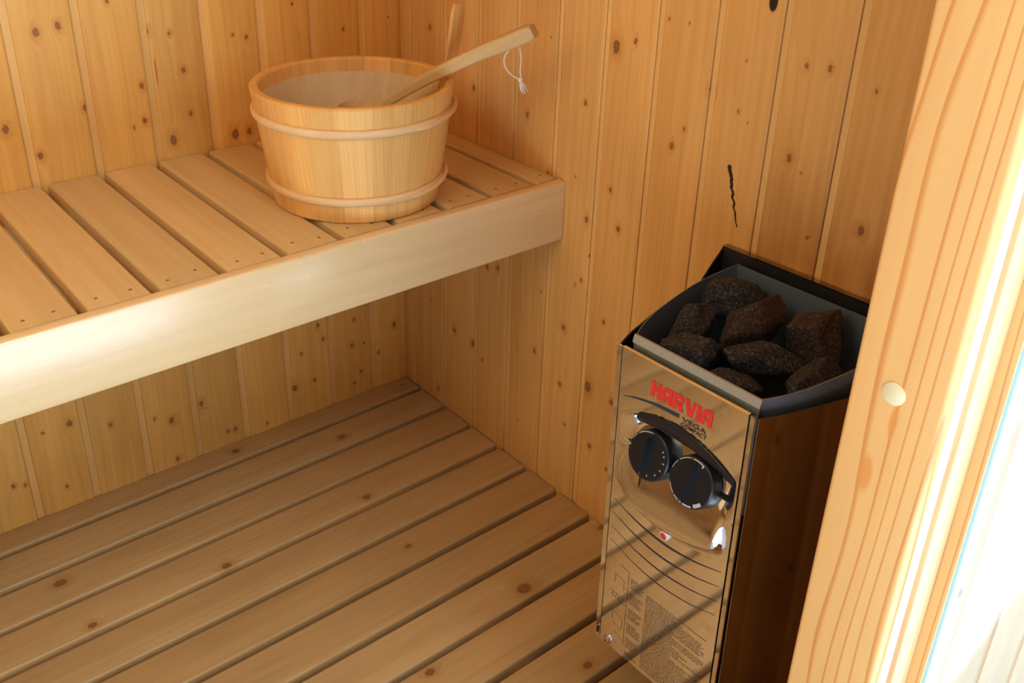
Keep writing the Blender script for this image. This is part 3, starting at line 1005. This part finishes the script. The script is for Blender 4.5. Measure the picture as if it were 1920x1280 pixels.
u = 0.0
polys = []
for ch in word:
    for pg in GLY[ch][1]:
        polys.append([(-1.0255 - (u + a) / tw * W_ - 0.0015 * b, 0.5985 + 0.0015 * (u / tw) + b * H_) for a, b in pg])
    u += GLY[ch][0] + gap
flat(polys, 'brand_lettering', M_red, 'red brand lettering on the front panel')


def text(body, yl, z, width, height, name):
    cu = bpy.data.curves.new('t', 'FONT')
    cu.body = body
    cu.size = 1.0
    cu.offset = 0.006
    to = bpy.data.objects.new('t', cu)
    COL.objects.link(to)
    dg = bpy.context.evaluated_depsgraph_get()
    me = bpy.data.meshes.new_from_object(to.evaluated_get(dg))
    bpy.data.objects.remove(to)
    xs = [v.co.x for v in me.vertices]
    ys = [v.co.y for v in me.vertices]
    x0, x1, y0, y1 = min(xs), max(xs), min(ys), max(ys)
    for v in me.vertices:
        v.co = Vector((XP, yl - (v.co.x - x0) / (x1 - x0) * width, z + (v.co.y - y0) / (y1 - y0) * height))
    me.materials.clear()
    return hl(me, name, M_ink)


text('VEGA', -1.0825, 0.5872, 0.0400, 0.0066, 'model_lettering')
text('COMPACT', -1.0815, 0.5788, 0.0425, 0.0064, 'model_lettering')


def swoosh(pts, w0, w1, w2, name):
    """curved tapering line through (y, z) points"""
    c = bez([(0, a, b) for a, b in pts], 10)
    n_ = len(c)
    polys = []
    for i in range(n_ - 1):
        def ww(t_): return (w0 + (w1 - w0) * sst(0, .5, t_)) if t_ < .5 else (w1 + (w2 - w1) * sst(.5, 1, t_))
        a, b = ww(i / (n_ - 1)), ww((i + 1) / (n_ - 1))
        polys.append([(c[i].y, c[i].z - a), (c[i + 1].y, c[i + 1].z - b), (c[i + 1].y, c[i + 1].z + b), (c[i].y, c[i].z + a)])
    return flat(polys, name, M_ink)


swoosh([(-0.977, 0.5735), (-1.0, 0.5810), (-1.033, 0.5880), (-1.0772, 0.5915)], 0.0002, 0.0016, 0.0030, 'printed_swoosh')
for z_, wd in ((0.3945, 0.0017), (0.3690, 0.0013), (0.3435, 0.0009), (0.3185, 0.0006)):
    swoosh([(-0.976, z_ + 0.0005), (-1.025, z_ - 0.0135), (-1.0755, z_ - 0.0185), (-1.128, z_ - 0.0125), (-1.174, z_ + 0.0005)], 0.0003, wd, 0.0003, 'printed_curve')

# small print: rows of words, rules and little diagrams
rp = random.Random(3)
polys = []


def words(y0, end, z, h):
    yy = y0
    while yy > end + 0.001:
        for q in range(rp.randint(2, 7)):
            l_ = rp.uniform(0.0005, 0.0011)
            hh = h * rp.choice((0.75, 0.8, 1.0))
            if yy - l_ < end: break
            polys.append([(yy, z), (yy - l_, z), (yy - l_, z + hh), (yy, z + hh)])
            yy -= l_ + 0.00035
        yy -= 0.0012


z, row = 0.2720, 0
while z > 0.118:
    if row % 7 not in (5, 6): words(-1.0225, -1.0225 - rp.choice((0.018, 0.024, 0.027)), z, 0.0018)
    if row > 1: words(-1.0545, -1.0545 - rp.choice((0.055, 0.07, 0.085, 0.112, 0.112, 0.105)), z, 0.0016)
    row += 1
    z -= 0.0042
tag(flat(polys, 'small_print', M_print), kind='stuff')
t4 = 0.0003
polys = []
for y0, z0, y1, z1 in ((-1.018, 0.282, -1.018, 0.135), (-0.999, 0.285, -1.018, 0.282), (-0.985, 0.226, -1.016, 0.2225), (-0.985, 0.218, -1.016, 0.2145),
                       (-0.992, 0.262, -1.010, 0.258), (-0.990, 0.190, -1.013, 0.184), (-0.992, 0.168, -1.012, 0.160), (-0.998, 0.150, -1.016, 0.142),
                       (-0.990, 0.226, -0.990, 0.218), (-0.996, 0.226, -0.996, 0.2175), (-1.002, 0.225, -1.002, 0.2165), (-1.008, 0.224, -1.008, 0.216),
                       (-0.992, 0.262, -0.992, 0.245), (-1.010, 0.258, -1.010, 0.240), (-0.992, 0.190, -0.992, 0.172), (-1.012, 0.184, -1.012, 0.164)):
    if abs(y0 - y1) < 1e-6:
        polys.append([(y0 - t4, z0), (y0 + t4, z0), (y0 + t4, z1), (y0 - t4, z1)])
    else:
        polys.append([(y0, z0 - t4), (y1, z1 - t4), (y1, z1 + t4), (y0, z0 + t4)])
tag(flat(polys, 'printed_diagram', M_print), kind='stuff')

# ------------------------------------------------------------------ stones
STONES = [  # x, y, z, length, width, height, yaw, pitch, brown, label
    (-0.086, -0.992, 0.650, 0.106, 0.050, 0.054, -33, 6, 0, 'long grey-black heater stone lying along the back rim of the basin'),
    (-0.186, -0.992, 0.638, 0.106, 0.046, 0.062, 14, -18, 0, 'black heater stone slanting along the curved basin side by the bench'),
    (-0.124, -1.052, 0.645, 0.118, 0.050, 0.060, 3, -16, 1, 'reddish brown heater stone in the middle of the basin'),
    (-0.084, -1.120, 0.640, 0.080, 0.084, 0.106, -35, -8, 1, 'biggest heater stone, a brown block near the back rim'),
    (-0.240, -1.046, 0.636, 0.074, 0.048, 0.056, -54, 4, 0, 'rounded grey heater stone against the front lip of the basin'),
    (-0.184, -1.112, 0.643, 0.098, 0.042, 0.044, -39, 0, 0, 'flat wedge-shaped dark heater stone on top of the front stones'),
    (-0.172, -1.184, 0.630, 0.100, 0.044, 0.062, 4, -14, 0, 'pointed grey-brown heater stone by the basin side next to the door frame'),
    (-0.248, -1.112, 0.628, 0.072, 0.036, 0.042, -58, 0, 0, 'low black heater stone half hidden behind the front lip'),
    (-0.180, -1.030, 0.606, 0.036, 0.030, 0.034, -20, 0, 0, 'small round dark heater stone squeezed between bigger ones'),
    (-0.246, -1.160, 0.606, 0.036, 0.030, 0.034, -30, 0, 0, 'small dark heater stone in the front corner of the basin'),
]


def rock(i, l_, w_, h_):
    rr = random.Random(100 + i)
    b = bmesh.new()
    bmesh.ops.create_icosphere(b, subdivisions=5, radius=1.0)
    planes = []
    for k in range(11):
        d_ = Vector((rr.gauss(0, 1), rr.gauss(0, 1), rr.gauss(0, 1))).normalized()
        planes.append((d_, rr.uniform(0.55, 0.85)))
    sd = Vector((i * 7.1, i * 3.3, 1.7))
    for v in b.verts:
        p = v.co.copy()
        for d_, o_ in planes:
            e = p.dot(d_) - o_
            if e > 0: p -= d_ * e * 0.93
        p *= 1 + 0.10 * noise.noise(p * 1.6 + sd) + 0.05 * noise.noise(p * 4 + sd) + 0.035 * noise.noise(p * 11 + sd)
        v.co = Vector((p.x * l_ / 2 * 1.24, p.y * w_ / 2 * 1.24, p.z * h_ / 2 * 1.2))
    me = bpy.data.meshes.new('stone')
    b.to_mesh(me)
    b.free()
    me.shade_smooth()
    return me


for i, (x, y, z, l_, w_, h_, yaw, pit, br, lab) in enumerate(STONES):
    o = link('heater_stone', rock(i, l_, w_, h_), M_rock_b if br else M_rock_g, None, (x, y, z + 0.013), (0, R(pit), R(yaw)))
    tag(o, lab, 'stone', 'stones in the heater basin')
